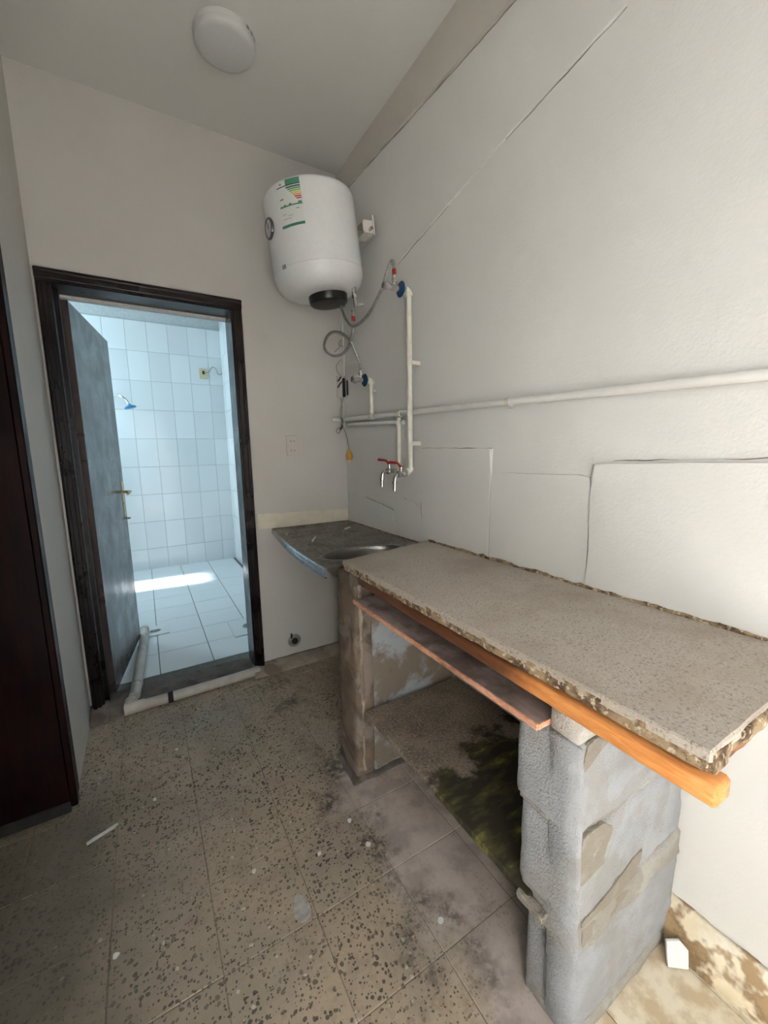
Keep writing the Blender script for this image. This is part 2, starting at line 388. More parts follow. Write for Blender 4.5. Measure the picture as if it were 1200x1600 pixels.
patch('plaster_band', [(0, 2.74), (-.5, 2.712), (-1.0, 2.672), (-1.35, 2.653), (-2.2, 2.62), (YF, 2.6), (YF, H), (0, H)], .012, M['paint_band'], .003, seed=1)
patch('plaster_patch', [(-.815, .80), (-.815, 1.302), (-1.25, 1.294), (-1.246, .80)], .010, M['paint_right'], .003, seed=2)
patch('plaster_patch', [(-1.25, .75), (-1.256, 1.208), (-1.645, 1.213), (-1.645, .75)], .010, M['paint_right'], .004, seed=3)
patch('plaster_patch', [(-1.647, .75), (-1.65, 1.248), (-2.3, 1.26), (-3.2, 1.26), (-3.2, .75)], .016, M['paint_right'], .005, seed=4)
patch('plaster_patch', [(-.02, .82), (-.03, 1.035), (-.34, 1.02), (-.56, .985), (-.565, .82)], .006, M['paint_right'], .006, seed=5)
patch('plaster_patch', [(-.572, .82), (-.572, 1.06), (-.805, 1.05), (-.808, .82)], .005, M['paint_right'], .005, seed=6)
patch('filled_chase', [(-.60, 2.158), (-.99, 2.235), (-1.30, 2.296), (-1.66, 2.352), (-2.3, 2.42), (-2.3, 2.458), (-1.66, 2.392), (-1.30, 2.33), (-.99, 2.262), (-.60, 2.172)], .005, M['paint_right'], .003, seed=7)
def crack(pts, wd, x=0.0, seed=0):
    up, dn = [], []
    for i in range(len(pts)-1):
        a, b = pts[i], pts[i+1]; k = max(2, int(math.hypot(b[0]-a[0], b[1]-a[1])/.02))
        for q in range(k+(i == len(pts)-2)):
            u, v = a[0]+(b[0]-a[0])*q/k, a[1]+(b[1]-a[1])*q/k
            L = math.hypot(b[0]-a[0], b[1]-a[1]); nx, ny = -(b[1]-a[1])/L, (b[0]-a[0])/L
            w_ = wd*max(.1, .42+1.1*noise.noise(Vector((u*14, v*14, seed)))); d = .004*noise.noise(Vector((u*20, v*20, seed+5)))
            up.append((u+nx*(w_+d), v+ny*(w_+d))); dn.append((u+nx*(d-w_), v+ny*(d-w_)))
    bm = bmesh.new(); prism(bm, up+dn[::-1], 0, x-.0008, x+.003); fin('crack', bm, M['crack'], wr)
crack([(-.05, 2.737), (-.5, 2.709), (-1.0, 2.669), (-1.35, 2.650), (-2.2, 2.617)], .0020, -.0005, 1)
crack([(-.62, 2.156), (-.99, 2.232)], .0016, -.0005, 2); crack([(-1.28, 2.288), (-1.66, 2.349)], .0016, -.0005, 3)
crack([(-.815, 1.304), (-1.25, 1.296)], .0018, -.0005, 4); crack([(-.811, .90), (-.812, 1.12)], .0018, -.0005, 5)
crack([(-.26, 1.03), (-.45, 1.005), (-.56, .99)], .0014, -.0055, 6); crack([(-.568, .89), (-.568, .985)], .0014, -.0005, 7); crack([(-.66, 1.055), (-.76, 1.045), (-.80, 1.02)], .0012, -.0045, 8)
crack([(-1.70, 1.254), (-2.02, 1.262), (-2.3, 1.266)], .0013, -.0005, 9)
# left wall with side doorway
bm = bmesh.new(); LW0 = XL-.16
box(bm, LW0, XL, -.50, 0, -.05, H); box(bm, LW0, XL, YF, -1.50, -.05, H); box(bm, LW0, XL, -1.50, -.50, 2.10, H)
structure(fin('wall_left', bm, M['paint_back']), 'narrow painted left wall beside the side doorway', 'wall')
# front wall behind the camera with a tall daylight opening
bm = bmesh.new(); box(bm, -3.1, -1.40, YF-.15, YF, -.05, H); box(bm, -.67, .15, YF-.15, YF, -.05, H); box(bm, -1.40, -.67, YF-.15, YF, 2.0, H); box(bm, -1.40, -.67, YF-.15, YF, -.05, .06)
structure(fin('wall_front', bm, M['paint_back']), 'front wall behind the viewer with a tall open doorway', 'wall')
bm = bmesh.new(); box(bm, -3.1, -3.0, YF, 0, -.05, H); box(bm, -3.0, LW0, -2.3, -2.2, -.05, H)
structure(fin('wall_side_room', bm, M['paint_back']), 'dim painted walls of the room beyond the side doorway', 'wall')

# ------------------------------------------------------------------ bathroom shell
bf = boxobj('floor_bathroom', (BXL-.1, BXR+.2, .15, BY+.15, -.12, -.003), M['floor_grout']); structure(bf, 'white square-tiled bathroom floor', 'floor')
def tileme(name, sx, sy, th, mat, axis):
    bm = bmesh.new(); d = [(-sx/2, sx/2), (-sy/2, sy/2)]
    if axis == 2: box(bm, *d[0], *d[1], -th, 0, bev=.0016)
    if axis == 1: box(bm, *d[0], -th, 0, *d[1], bev=.0016)      # face to -y
    if axis == 0: box(bm, -th, 0, *d[0], *d[1], bev=.0016)      # face to -x
    bmesh.ops.recalc_face_normals(bm, faces=bm.faces)
    me = bpy.data.meshes.new(name); bm.to_mesh(me); bm.free(); me.materials.append(mat); return me
fme = tileme('floor_tile', .2955, .2925, .012, M['bath_floor_tile'], 2)
for i in range(5):
    for j in range(10):
        cx = -1.135+.3*(i-1)+.15; cy = .285+.295*(j-1)+.1475
        if cx > BXR or cy < .14 or cy > BY: continue
        o = link('floor_tile', fme, None, bf); o.location = (cx, cy, random.uniform(-.0006, .0006))
bb = boxobj('wall_bathroom_back', (BXL-.1, BXR+.2, BY, BY+.15, -.05, H+.1), M['bath_grout']); structure(bb, 'white tiled far wall of the bathroom', 'wall')
wme = tileme('wall_tile', .1975, .3075, .008, M['bath_tile'], 1)
for i in range(8):
    for j in range(10):
        cx = -1.45+.2*i+.0; cz = .155+.31*j-.07
        if cx > BXR+.05 or cz > H: continue
        o = link('wall_tile', wme, None, bb); o.location = (cx, BY, cz); o.rotation_euler = (random.uniform(-.002, .002), 0, random.uniform(-.003, .003))
br = boxobj('wall_bathroom_right', (BXR, BXR+.1, .15, BY, -.05, H+.1), M['bath_grout']); structure(br, 'white tiled right side wall of the bathroom', 'wall')
rme = tileme('wall_tile', .1975, .3075, .008, M['bath_tile'], 0)
for i in range(9):
    for j in range(10):
        cz = .155+.31*j-.07
        if cz > H: continue
        o = link('wall_tile', rme, None, br); o.location = (BXR, BY-.11-.2*i, cz)
# left wall with window opening
bm = bmesh.new(); WY0, WY1, WZ0, WZ1 = 2.21, 2.55, 1.3, 2.4
X0, X1 = BXL-.1, BXL
box(bm, X0, X1, .15, WY0, -.05, H+.1); box(bm, X0, X1, WY1, BY, -.05, H+.1); box(bm, X0, X1, WY0, WY1, -.05, WZ0); box(bm, X0, X1, WY0, WY1, WZ1, H+.1)
structure(fin('wall_bathroom_left', bm, M['bath_tile']), 'white left wall of the bathroom hidden behind the door', 'wall')
structure(boxobj('ceiling_bathroom', (BXL-.1, BXR+.2, .15, BY+.15, H+.02, H+.14), M['white_plain']), 'white bathroom ceiling', 'ceiling')

# ------------------------------------------------------------------ door 1 (bathroom)
d1 = empty('door_1', (0, 0, 0)); structure(d1, 'dark brown bathroom door standing open in its wooden frame', 'door')
# casing with stepped moulding: poly swept as three boxes per member
def casing(name, horizontal, a0, a1, b0, b1, out):
    bm = bmesh.new()
    if horizontal:
        box(bm, a0, a1, -.014, .15, b0, b1, bev=.003); box(bm, a0, a1, -.022, -.010, b0+.012, b1-.002, bev=.004, seg=2); box(bm, a0, a1, -.028, -.015, b1-.022, b1-.006, bev=.004, seg=2)
    else:
        box(bm, a0, a1, -.014, .15, b0, b1, bev=.003)
        if out < 0: box(bm, a0+.002, a1-.012, -.022, -.010, b0, b1, bev=.004, seg=2); box(bm, a0+.006, a0+.022, -.028, -.015, b0, b1, bev=.004, seg=2)
        else: box(bm, a0+.012, a1-.002, -.022, -.010, b0, b1, bev=.004, seg=2); box(bm, a1-.022, a1-.006, -.028, -.015, b0, b1, bev=.004, seg=2)
    return fin(name, bm, M['dark_frame'], d1)
casing('jamb', False, -1.437, -1.385, .0, 2.035, -1); casing('jamb', False, -.648, -.590, .0, 2.035, 1); casing('head', True, -1.437, -.590, 2.035, 2.094, 0)
boxobj('door_stop', (-1.385, -1.370, .055, .10, .03, 2.035), M['dark_frame'], d1); boxobj('head_trim', (-1.43, -.60, .13, .165, 2.022, 2.05), M['white_plain'], d1)
ang = math.radians(8.5); LWD = .745
leaf = boxobj('door_leaf', (0, .038, 0, LWD, .035, 2.015), M['dark_leaf'], d1, bev=.002); leaf.location = (-1.383, .135, 0); leaf.rotation_euler = (0, 0, -ang)
hy = LWD-.055
lp = boxobj('lock_plate', (.038, .041, hy-.02, hy+.02, .90, 1.13), M['brass'], leaf, bev=.001); lp['label'] = 'brass lock plate'
bm = bmesh.new(); tube(bm, [(.038, hy, 1.06), (.085, hy, 1.06)], .009, 10); tube(bm, catmull([(.08, hy, 1.06), (.088, hy-.03, 1.062), (.085, hy-.11, 1.055)], 6), .008, 10); fin('lever_handle', bm, M['brass'], leaf, 'auto')
for z in (.25, 1.0, 1.78):
    bm = bmesh.new(); tube(bm, [(.0, -.006, z-.05), (.0, -.006, z+.05)], .007, 8); fin('hinge', bm, M['dark_frame'], leaf, 'auto')
bm = bmesh.new(); tube(bm, [(.040, hy+.04, .88), (.06, hy+.04, .88)], .007, 8); fin('latch_bolt', bm, M['brass'], leaf, 'auto')

# door 2 (side doorway in the left wall, leaf swung away into the side room)
d2 = empty('door_2', (0, 0, 0)); structure(d2, 'very dark reddish brown side door at the left edge of the picture', 'door')
boxobj('jamb', (XL-.17, XL+.004, -.545, -.495, 0, 2.10), M['side_door_wood'], d2, bev=.004); boxobj('jamb', (XL-.17, XL+.004, -1.505, -1.455, 0, 2.10), M['side_door_wood'], d2, bev=.004)
boxobj('head', (XL-.17, XL+.004, -1.455, -.545, 2.05, 2.105), M['side_door_wood'], d2, bev=.004)
l2 = empty('door_leaf', (XL+.018, -.635, 0)); l2.parent = d2
boxobj('stile', (-.022, 0, 0, .04, .03, 2.03), M['side_door_wood'], l2, bev=.004)
boxobj('panel', (-.86, -.022, .004, .036, .03, 2.03), M['side_door_wood'], l2, bev=.002)
boxobj('bottom_rail', (-.86, -.022, -.001, .02, .012, .055), M['hole_dark'], l2, bev=.003)

# ------------------------------------------------------------------ trims
bm = bmesh.new(); box(bm, -1.40, -.62, -.03, .16, -.04, .03, bev=.012); cuts(bm, 0, frange(-1.40, -.62, .03)); cuts(bm, 1, frange(-.03, .16, .03)); rough(bm, .005, 12, 3)
structure(fin('trim_1', bm, M['cement_floor'], None, True), 'grey cement threshold under the bathroom door', 'threshold')
bm = bmesh.new(); prism(bm, [(-.0, -.02), (-.085, -.02), (-.082, .016), (-.06, .032), (-.012, .046), (0, .05)], 0, -.66, -.0)
cuts(bm, 0, frange(-.66, 0, .025)); rough(bm, .004, 14, 4)
structure(fin('trim_2', bm, M['kerb'], None, True), 'rough plaster kerb along the foot of the back wall', 'skirting')
bm = bmesh.new(); prism(bm, [(0, -.02), (-.05, -.02), (-.045, .03), (-.03, .075), (-.012, .11), (0, .115)], 1, YF, -1.90)
cuts(bm, 1, frange(-2.6, -1.9, .02)); rough(bm, .008, 16, 5)
t = NT('rough_base', .9, spec=.2); n = t.noise(16, 6, .6); n2 = t.noise(8, 4)
t.color(t.mix(t.ramp(n2, .50, .56), t.mix(t.ramp(n, .4, .62), sr(222, 209, 182), sr(234, 229, 214)), t.mix(t.ramp(n, .4, .6), sr(120, 96, 70), sr(164, 140, 108)))); t.bump(n, .8, .012)
structure(fin('trim_3', bm, t.m, None, True), 'crumbling cream plaster skirting at the right wall near the block pillar', 'skirting')
bm = bmesh.new()
prism(bm, [(-.578, .862), (-.578, .95), (-.34, .945), (-.006, .934), (-.006, .852), (-.3, .857)], 1, -.008, .004)
structure(fin('trim_4', bm, M['cream_tile']), 'cream tile strip on the back wall above the sink', 'trim')
bm = bmesh.new(); prism(bm, [(0, -.02), (-.10, -.02), (-.07, .03), (-.02, .06), (0, .07)], 0, XL, -1.37); cuts(bm, 0, frange(XL, -1.37, .015)); rough(bm, .006, 20, 8)
structure(fin('trim_5', bm, M['cement_floor'], None, True), 'small cement mound at the left foot of the door frame', 'skirting')

# ------------------------------------------------------------------ counter
# left support: plastered post with a thinner panel running back to the wall
sup = empty('counter_support', (-.42, -.97, 0)); tag(sup, 'plastered post and grey panel holding up the sink end of the counter', 'support')
def sp(name, dims, mat, **k):
    o = roughbox(name, dims, mat, sup, **k); o.location = (.42, .97, 0); return o
sp('post', (-.478, -.40, -1.045, -.885, -.005, .836), M['old_plaster'], step=.03, amp=.004, freq=11, seed=11, bev=.008, smooth=True,
   shape=lambda c: (c.x-.016*(1-max(0, c.z)/.84), c.y-.006*math.sin(c.z*7), c.z))
sp('panel', (-.41, -.004, -1.040, -.985, -.005, .840), M['grey_panel'], step=.06, amp=.002, seed=12, bev=.002)
sp('foot_mortar', (-.515, -.20, -1.066, -.872, -.006, .008), M['cement_floor'], step=.02, amp=.006, freq=14, seed=14, bev=.006, smooth=True)
sp('edge_bead', (-.468, -.454, -1.052, -1.040, .03, .80), M['kerb'], step=.02, amp=.006, freq=22, seed=13, bev=.004, smooth=True)
# countertop slab: top, rough front edge
cnt = empty('countertop', (-.25, -1.5, .87)); tag(cnt, 'long grey speckled terrazzo countertop slab with a crumbling front edge', 'countertop')
def cp(o): o.location = (.25, 1.5, -.87); return o
def slabshape(c):
    f = (c.x+.492)/.49                       # 0 front, 1 wall
    y0 = -.962+.09*f; y1 = -2.14+.075*max(0, f-.5)*2
    s = (c.y+.90)/(-2.14+.90)
    return (c.x, y0+(y1-y0)*s, c.z)
cp(roughbox('slab', (-.490, -.012, -2.14, -.90, .862, .881), M['counter_terrazzo'], cnt, step=.03, amp=.0022, freq=16, seed=21, bev=.003, shape=slabshape, lock=(1, 1, .4)))
cp(roughbox('rough_edge', (-.489, -.44, -2.136, -.970, .846, .874), M['slab_edge'], cnt, step=.012, amp=.003, freq=30, seed=22, bev=.002, lock=(1, .3, .8)))
cp(roughbox('rough_edge', (-.484, -.02, -2.142, -2.09, .846, .8755), M['slab_edge'], cnt, step=.014, amp=.006, freq=26, seed=23, bev=.002, lock=(.3, 1, .8)))
cp(roughbox('mortar_joint', (-.024, -.010, -2.06, -.875, .862, .888), M['slab_edge'], cnt, step=.012, amp=.006, freq=24, seed=24, bev=.002, lock=(.7, .3, 1)))
# battens
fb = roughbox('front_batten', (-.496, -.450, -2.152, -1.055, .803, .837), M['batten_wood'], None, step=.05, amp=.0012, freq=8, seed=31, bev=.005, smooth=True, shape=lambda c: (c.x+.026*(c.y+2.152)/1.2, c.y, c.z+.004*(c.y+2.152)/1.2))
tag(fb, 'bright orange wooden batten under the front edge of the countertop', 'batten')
eb = roughbox('end_batten', (-.44, -.03, -2.125, -2.075, .806, .840), M['end_batten_wood'], None, step=.03, amp=.004, freq=14, seed=32, bev=.005, smooth=True)
tag(eb, 'rough brown wooden batten under the near end of the countertop', 'batten')
# loose shelf board
sb = empty('shelf_board', (-.4, -1.47, .745), (0, 0, 0)); tag(sb, 'loose dark brown shelf board with a raw reddish edge just below the countertop', 'shelf')
def sbp(o): o.location = (.4, 1.47, -.745); return o
sbp(boxobj('board', (-.494, -.27, -1.868, -1.062, .744, .757), M['board_top'], sb, bev=.001))
sbp(roughbox('raw_edge', (-.499, -.494, -1.869, -1.061, .7435, .7575), M['board_edge'], sb, step=.03, amp=.0012, freq=30, seed=41, bev=.0008))
sbp(boxobj('raw_edge', (-.494, -.27, -1.871, -1.868, .744, .757), M['board_edge'], sb, bev=.0008))
sbp(boxobj('cleat', (-.47, -.29, -1.09, -1.062, .715, .744), M['end_batten_wood'], sb, bev=.002))
# lower slab
ls = roughbox('lower_shelf_slab', (-.46, -.004, -1.835, -1.062, .280, .30), M['lower_slab'], None, step=.03, amp=.002, freq=14, seed=51, bev=.003, lock=(1, .3, .5))
tag(ls, 'low mossy cement shelf slab between the two counter supports', 'shelf')
rl = roughbox('broken_end', (-.468, -.448, -1.875, -1.81, .276, .296), M['wet_mortar'], ls, step=.012, amp=.006, freq=30, seed=52, bev=.002)
# block pillar
pil = empty('block_pillar', (-.23, -1.865, 0)); tag(pil, 'pillar of grey concrete blocks carrying the near end of the counter', 'pillar')
def pp(name, dims, mat, **k):
    o = roughbox(name, dims, mat, pil, **k); o.location = (.23, 1.865, 0); return o
kw = dict(step=.028, freq=18, smooth=True)
pp('block', (-.464, -.006, -1.937, -1.790, .532, .740), M['block'], amp=.0035, seed=61, bev=.010, **kw)
pp('block', (-.452, -.006, -1.938, -1.796, .312, .526), M['block'], amp=.0035, seed=62, bev=.010, **kw)
pp('block', (-.430, -.006, -1.938, -1.806, .026, .252), M['block'], amp=.0035, seed=63, bev=.010, **kw)
pp('mortar_joint', (-.455, -.012, -1.932, -1.797, .522, .536), M['mortar'], amp=.002, seed=64, bev=.003, **kw)
pp('mortar_joint', (-.446, -.006, -1.942, -1.800, .246, .318), M['mortar'], amp=.007, seed=65, bev=.008, **kw)
pp('mortar_joint', (-.428, .0, -1.941, -1.808, -.004, .034), M['mortar'], amp=.003, seed=66, bev=.006, **kw)
pp('cap_block', (-.466, -.02, -1.937, -1.872, .740, .8115), M['cap_cement'], amp=.002, seed=67, bev=.004, **kw)
pp('web', (-.467, -.450, -1.942, -1.872, .02, .738), M['block'], amp=.003, seed=68, bev=.006, step=.028, freq=18, smooth=True,
   shape=lambda c: (c.x+.030*(1-max(0, c.z)/.74), c.y, c.z))
def smear(poly, y0, seed):
    P = []
    for i in range(len(poly)):
        a, b = poly[i], poly[(i+1) % len(poly)]
        for q in range(6):
            u, v = a[0]+(b[0]-a[0])*q/6, a[1]+(b[1]-a[1])*q/6; d = noise.noise_vector(Vector((u*30, v*30, seed)))*.012; P.append((u+d.x, v+d.y))
    bm = bmesh.new(); prism(bm, P, 1, y0-.0022, y0+.008)
    es = [e for f in bm.faces if len(f.verts) > 4 and f.calc_center_median().y < y0 for e in f.edges]
    bmesh.ops.bevel(bm, geom=es, offset=.002, segments=2, affect='EDGES')
    o = fin('mortar_smear', bm, M['wet_mortar'], pil); o.location = (.23, 1.865, 0)
smear([(-.440, .42), (-.36, .43), (-.33, .50), (-.37, .535), (-.442, .53)], -1.938, 1.0)
smear([(-.430, .33), (-.34, .335), (-.25, .37), (-.20, .36), (-.22, .30), (-.36, .25), (-.42, .26)], -1.939, 2.0)
smear([(-.455, .68), (-.40, .70), (-.34, .735), (-.44, .74)], -1.937, 3.0)

# ------------------------------------------------------------------ sink
sk = empty('kitchen_sink', (-.26, -.45, .84)); tag(sk, 'dirty stainless steel sink with ribbed drainboard in the back corner', 'sink')
SZ = .853
def frontx(y):   # bowed front edge
    t = min(1, -y/1.0); return -.497-.055*math.sin(min(1, t*1.25)*PI/2)
BCX, BCY, BRX, BRY = -.312, -.792, .190, .100
bm = bmesh.new(); NX, NY = 60, 140; g = {}
for j in range(NY+1):
    y = -.006-(.93)*j/NY
    for i in range(NX+1):
        x = frontx(y)+(-.004-frontx(y))*i/NX
        z = SZ
        if y > -.66 and x > frontx(y)+.05 and x < -.05 and y < -.05:
            z += .0050*(0.5+0.5*math.cos((x)*2*PI/.034))-.004
        d = ((x-BCX)/BRX)**2+((y-BCY)/BRY)**2
        g[i, j] = bm.verts.new((x+.26, y+.45, z-.84))
for j in range(NY):
    for i in range(NX): bm.faces.new((g[i, j], g[i, j+1], g[i+1, j+1], g[i+1, j]))
def inbowl(f):
    c = f.calc_center_median(); return ((c.x-.26-BCX)/BRX)**2+((c.y-.45-BCY)/BRY)**2 < .93**2
bmesh.ops.delete(bm, geom=[f for f in bm.faces if inbowl(f)], context='FACES')
top = fin('drainboard', bm, M['sink_steel'], sk, True)
latheobj('bowl', [(1.08, .0004), (1.06, .0024), (1.0, .0024), (.965, -.004), (.945, -.02), (.90, -.055), (.80, -.080), (.6, -.090), (0, -.094)], M['bowl_steel'], sk, Matrix.Translation((BCX+.26, BCY+.45, SZ-.84)) @ Matrix.Diagonal((BRX, BRY, 1, 1)), 56)
bm = bmesh.new(); P = []
for j in range(0, 41):
    y = -.006-.93*j/40; P.append((frontx(y), y))
V = []
for (x, y) in P:
    h = .020+.020*min(1, -y/.45)
    V.append([bm.verts.new((x+.26+a, y+.45, SZ-.84+b)) for a, b in ((.004, .0005), (-.002, -.002), (-.003, -h), (.004, -h-.001), (.010, -h))])
for a, b in zip(V, V[1:]):
    for k in range(4): bm.faces.new((a[k], b[k], b[k+1], a[k+1]))
fin('front_lip', bm, M['sink_lip'], sk, True)
bm = bmesh.new(); y = -.006; x0 = frontx(y)
box(bm, x0+.26, -.004+.26, -.010+.45, -.004+.45, SZ-.84-.02, SZ-.84+.006, bev=.002); fin('rear_flange', bm, M['sink_steel'], sk)
bm = bmesh.new(); box(bm, -.014+.26, -.003+.26, -.83+.45, -.006+.45, SZ-.84-.02, SZ-.84+.005, bev=.002); cuts(bm, 1, frange(-.38, .444, .02)); rough(bm, .003, 26, 9); fin('side_sealant', bm, M['slab_edge'], sk)
latheobj('drain', [(0, .0), (.03, 0), (.038, .003), (.04, .0), (.04, -.01)], M['chrome'], sk, Matrix.Translation((BCX+.26, BCY+.45, SZ-.84-.093)), 20)
def stick(name, a, b, r, label, mat='paper'):
    o = empty(name, a); bm = bmesh.new(); d = Vector(b)-Vector(a); tube(bm, [(0, 0, 0), d*.3, d*.72, d], [r, r*1.05, r, r*.9], 8)
    bm2 = bmesh.new(); bpy.data.objects.remove(o); bm2.free()
    o = fin(name, bm, M[mat], None, 'auto'); o.location = a; return tag(o, label, 'litter')
stick('plastic_straw', (-.425, -.47, SZ+.006), (-.375, -.385, SZ+.006), .0045, 'short white stub lying across the middle of the drainboard')
stick('paper_roll', (-.155, -.275, SZ+.006), (-.105, -.24, SZ+.006), .004, 'small white stub at the back corner of the drainboard')
stick('bent_twig', (-.485, -.245, SZ+.005), (-.470, -.205, SZ+.005), .0035, 'tiny pale scrap at the left end of the drainboard')

# ------------------------------------------------------------------ water heater
HR, HH = .220, .225
wh = empty('water_heater', (-.285, -.315, 2.275), (0, math.radians(-7.0), 0)); tag(wh, 'white cylindrical electric water heater hanging in the corner', 'water heater')
prof = [(0, -.205), (.11, -.205), (.15, -.203), (.182, -.194), (.204, -.175), (.216, -.148), (.220, -.122), (.2202, -.1185), (.2185, -.1175), (.2185, -.1165), (.2202, -.1155), (.220, 0), (.220, .19), (.2185, .206), (.213, .217), (.203, .223), (.16, .227), (0, .229)]
latheobj('tank', prof, M['enamel'], wh, n=64)
cap = latheobj('bottom_cap', [(0, -.244), (.088, -.244), (.094, -.240), (.097, -.232), (.099, -.204), (.09, -.202), (0, -.202)], M['black_plastic'], wh, Matrix.Translation((.035, .0, 0)), 40)
latheobj('cap_face', [(0, -.2452), (.08, -.2452), (.084, -.2442)], M['cap_face'], cap, Matrix.Translation((.035, .0, 0)), 40)
def polar(a, r, z): return Vector((r*math.cos(a), r*math.sin(a), z))
ga = math.radians(-176)
Mg = along(polar(ga, HR-.004, .068), (math.cos(ga), math.sin(ga), 0))
gz = latheobj('gauge', [(0, .0), (.042, 0), (.045, .006), (.043, .012), (.037, .013), (.035, .009), (0, .009)], M['gauge_rim'], wh, Mg, 32)
latheobj('dial', [(0, .0098), (.034, .0098), (.035, .0088)], M['gauge_face'], gz, Mg, 32)
bm = bmesh.new(); box(bm, -.002, .002, -.002, .024, .010, .0115); bm.transform(Mg); fin('needle', bm, M['red_lever'], gz)
LA0, LA1 = math.radians(-151), math.radians(-121.5)   # label left and right edge, seen from the room
LZ0, LZ1 = .028, .208
def cpatch(name, u0, u1, v0, v1, mat, parent, lift=.0012, skew=0.0, tri=0.0):
    bm = bmesh.new(); n = max(2, int((u1-u0)*14)); A = []; B = []
    for i in range(n+1):
        u = u0+(u1-u0)*i/n; a = LA0+(LA1-LA0)*u; r = HR+lift
        A.append(bm.verts.new(polar(a, r, LZ0+(LZ1-LZ0)*v0))); B.append(bm.verts.new(polar(LA0+(LA1-LA0)*min(u1, max(u, u0)+(tri if i == 0 else 0)), r, LZ0+(LZ1-LZ0)*v1)))
    A2 = [bm.verts.new(polar(LA0+(LA1-LA0)*(u0+(u1-u0)*i/n), HR-.0004, LZ0+(LZ1-LZ0)*v0)) for i in range(n+1)]
    B2 = [bm.verts.new(polar(LA0+(LA1-LA0)*(u0+(u1-u0)*i/n), HR-.0004, LZ0+(LZ1-LZ0)*v1)) for i in range(n+1)]
    for i in range(n):
        bm.faces.new((A[i], A[i+1], B[i+1], B[i])); bm.faces.new((A2[i], A[i], A[i+1], A2[i+1])[::-1]); bm.faces.new((B[i], B[i+1], B2[i+1], B2[i]))
    bm.faces.new((A[0], B[0], B2[0], A2[0])); bm.faces.new((A[n], A2[n], B2[n], B[n]))
    return fin(name, bm, M[mat], parent)
lab = cpatch('energy_label', 0, 1, 0, 1, 'label_white', wh); lab['label'] = 'energy rating sticker with coloured bars'
for nm, u0, u1, v0, v1, mt in (
    ('header', .42, 1.0, .885, 1.0, 'lab_green'), ('header_line', .02, .52, .865, .885, 'lab_black'), ('header_line', .45, 1.0, .862, .885, 'lab_dark'),
    ('crest', .16, .24, .915, .955, 'lab_grey'),
    ('rating_bar', .42, 1.0, .812, .842, 'lab_dark'), ('rating_bar', .48, 1.0, .768, .798, 'lab_mid'), ('rating_bar', .54, 1.0, .724, .754, 'lab_lime'), ('rating_bar', .60, 1.0, .680, .710, 'lab_yellow'),
    ('rating_bar', .68, 1.0, .636, .666, 'lab_orange'), ('rating_bar', .74, 1.0, .592, .622, 'lab_red'), ('rating_bar', .80, 1.0, .548, .578, 'lab_red'),
    ('mark', .10, .26, .600, .630, 'lab_grey'),
    ('green_band', .06, 1.0, .435, .462, 'lab_green'), ('green_loop', .08, .16, .462, .478, 'lab_green'), ('green_loop', .22, .32, .462, .486, 'lab_green'), ('green_loop', .46, .56, .462, .492, 'lab_green'), ('green_loop', .84, .98, .462, .500, 'lab_green'),
    ('text_line', .72, .86, .352, .368, 'lab_grey'), ('text_line', .12, .30, .280, .288, 'lab_grey'), ('text_line', .36, .58, .235, .243, 'lab_grey'), ('text_line', .12, .50, .180, .188, 'lab_grey'),
    ('footer_band', .02, 1.0, .0, .058, 'lab_green')):
    cpatch(nm, u0, u1, v0, v1, mt, lab, .0018)
# small maker's plate low on the shell
s0 = math.radians(-158); Ms = along(polar(s0, HR-.0005, -.115), (math.cos(s0), math.sin(s0), 0))
bm = bmesh.new(); box(bm, -.012, .012, -.009, .009, 0, .0015, bev=.0005); bm.transform(Ms); fin('badge', bm, M['lab_grey'], wh)
# wall bracket
bm = bmesh.new(); box(bm, .205, .262, -.15, -.06, .095, .100); box(bm, .205, .262, -.15, -.06, .045, .050); box(bm, .255, .262, -.155, -.03, .035, .125, bev=.001); box(bm, .20, .255, -.15, -.145, .05, .095); fin('wall_bracket', bm, M['socket_white'], wh)
bm = bmesh.new(); tube(bm, [(.235, -.15, .058), (.235, -.172, .058)], .008, 8); fin('anchor_bolt', bm, M['chrome'], wh, 'auto')
bm = bmesh.new(); tube(bm, [(.125, -.115, -.19), (.125, -.115, -.232)], .012, 14); tube(bm, [(.125, -.115, -.228), (.125, -.115, -.246)], .015, 6); fin('hot_outlet', bm, M['chrome'], wh, 'auto')
bm = bmesh.new(); tube(bm, [(.125, .02, -.19), (.125, .02, -.246)], .012, 14); fin('cold_inlet', bm, M['chrome'], wh, 'auto')
bm = bmesh.new(); tube(bm, [(.125, -.115, -.246), (.125, -.115, -.285)], .011, 12); tube(bm, [(.125, -.115, -.275), (.162, -.125, -.275)], .008, 10); fin('safety_valve', bm, M['chrome'], wh, 'auto')

# ------------------------------------------------------------------ pipes, valves, hoses on the right wall
PX = -.020
def clip(parent, loc, d, PX=PX, r=.0145):
    """pipe clip at world loc, pipe direction d ('z' or 'y')"""
    bm = bmesh.new(); L = .009
    ax = Vector((0, 0, 1)) if d == 'z' else Vector((0, 1, 0))
    tube(bm, [ax*-L, ax*L], r, 16)
    if d == 'z': box(bm, .0, -PX-.001, -.020, .006, -L, L, bev=.001)
    else: box(bm, .0, -PX-.001, -L, L, -.020, .006, bev=.001)
    o = fin('pipe_clip', bm, M['pvc'], parent, 'auto'); o.location = Vector(loc)-parent.location; return o
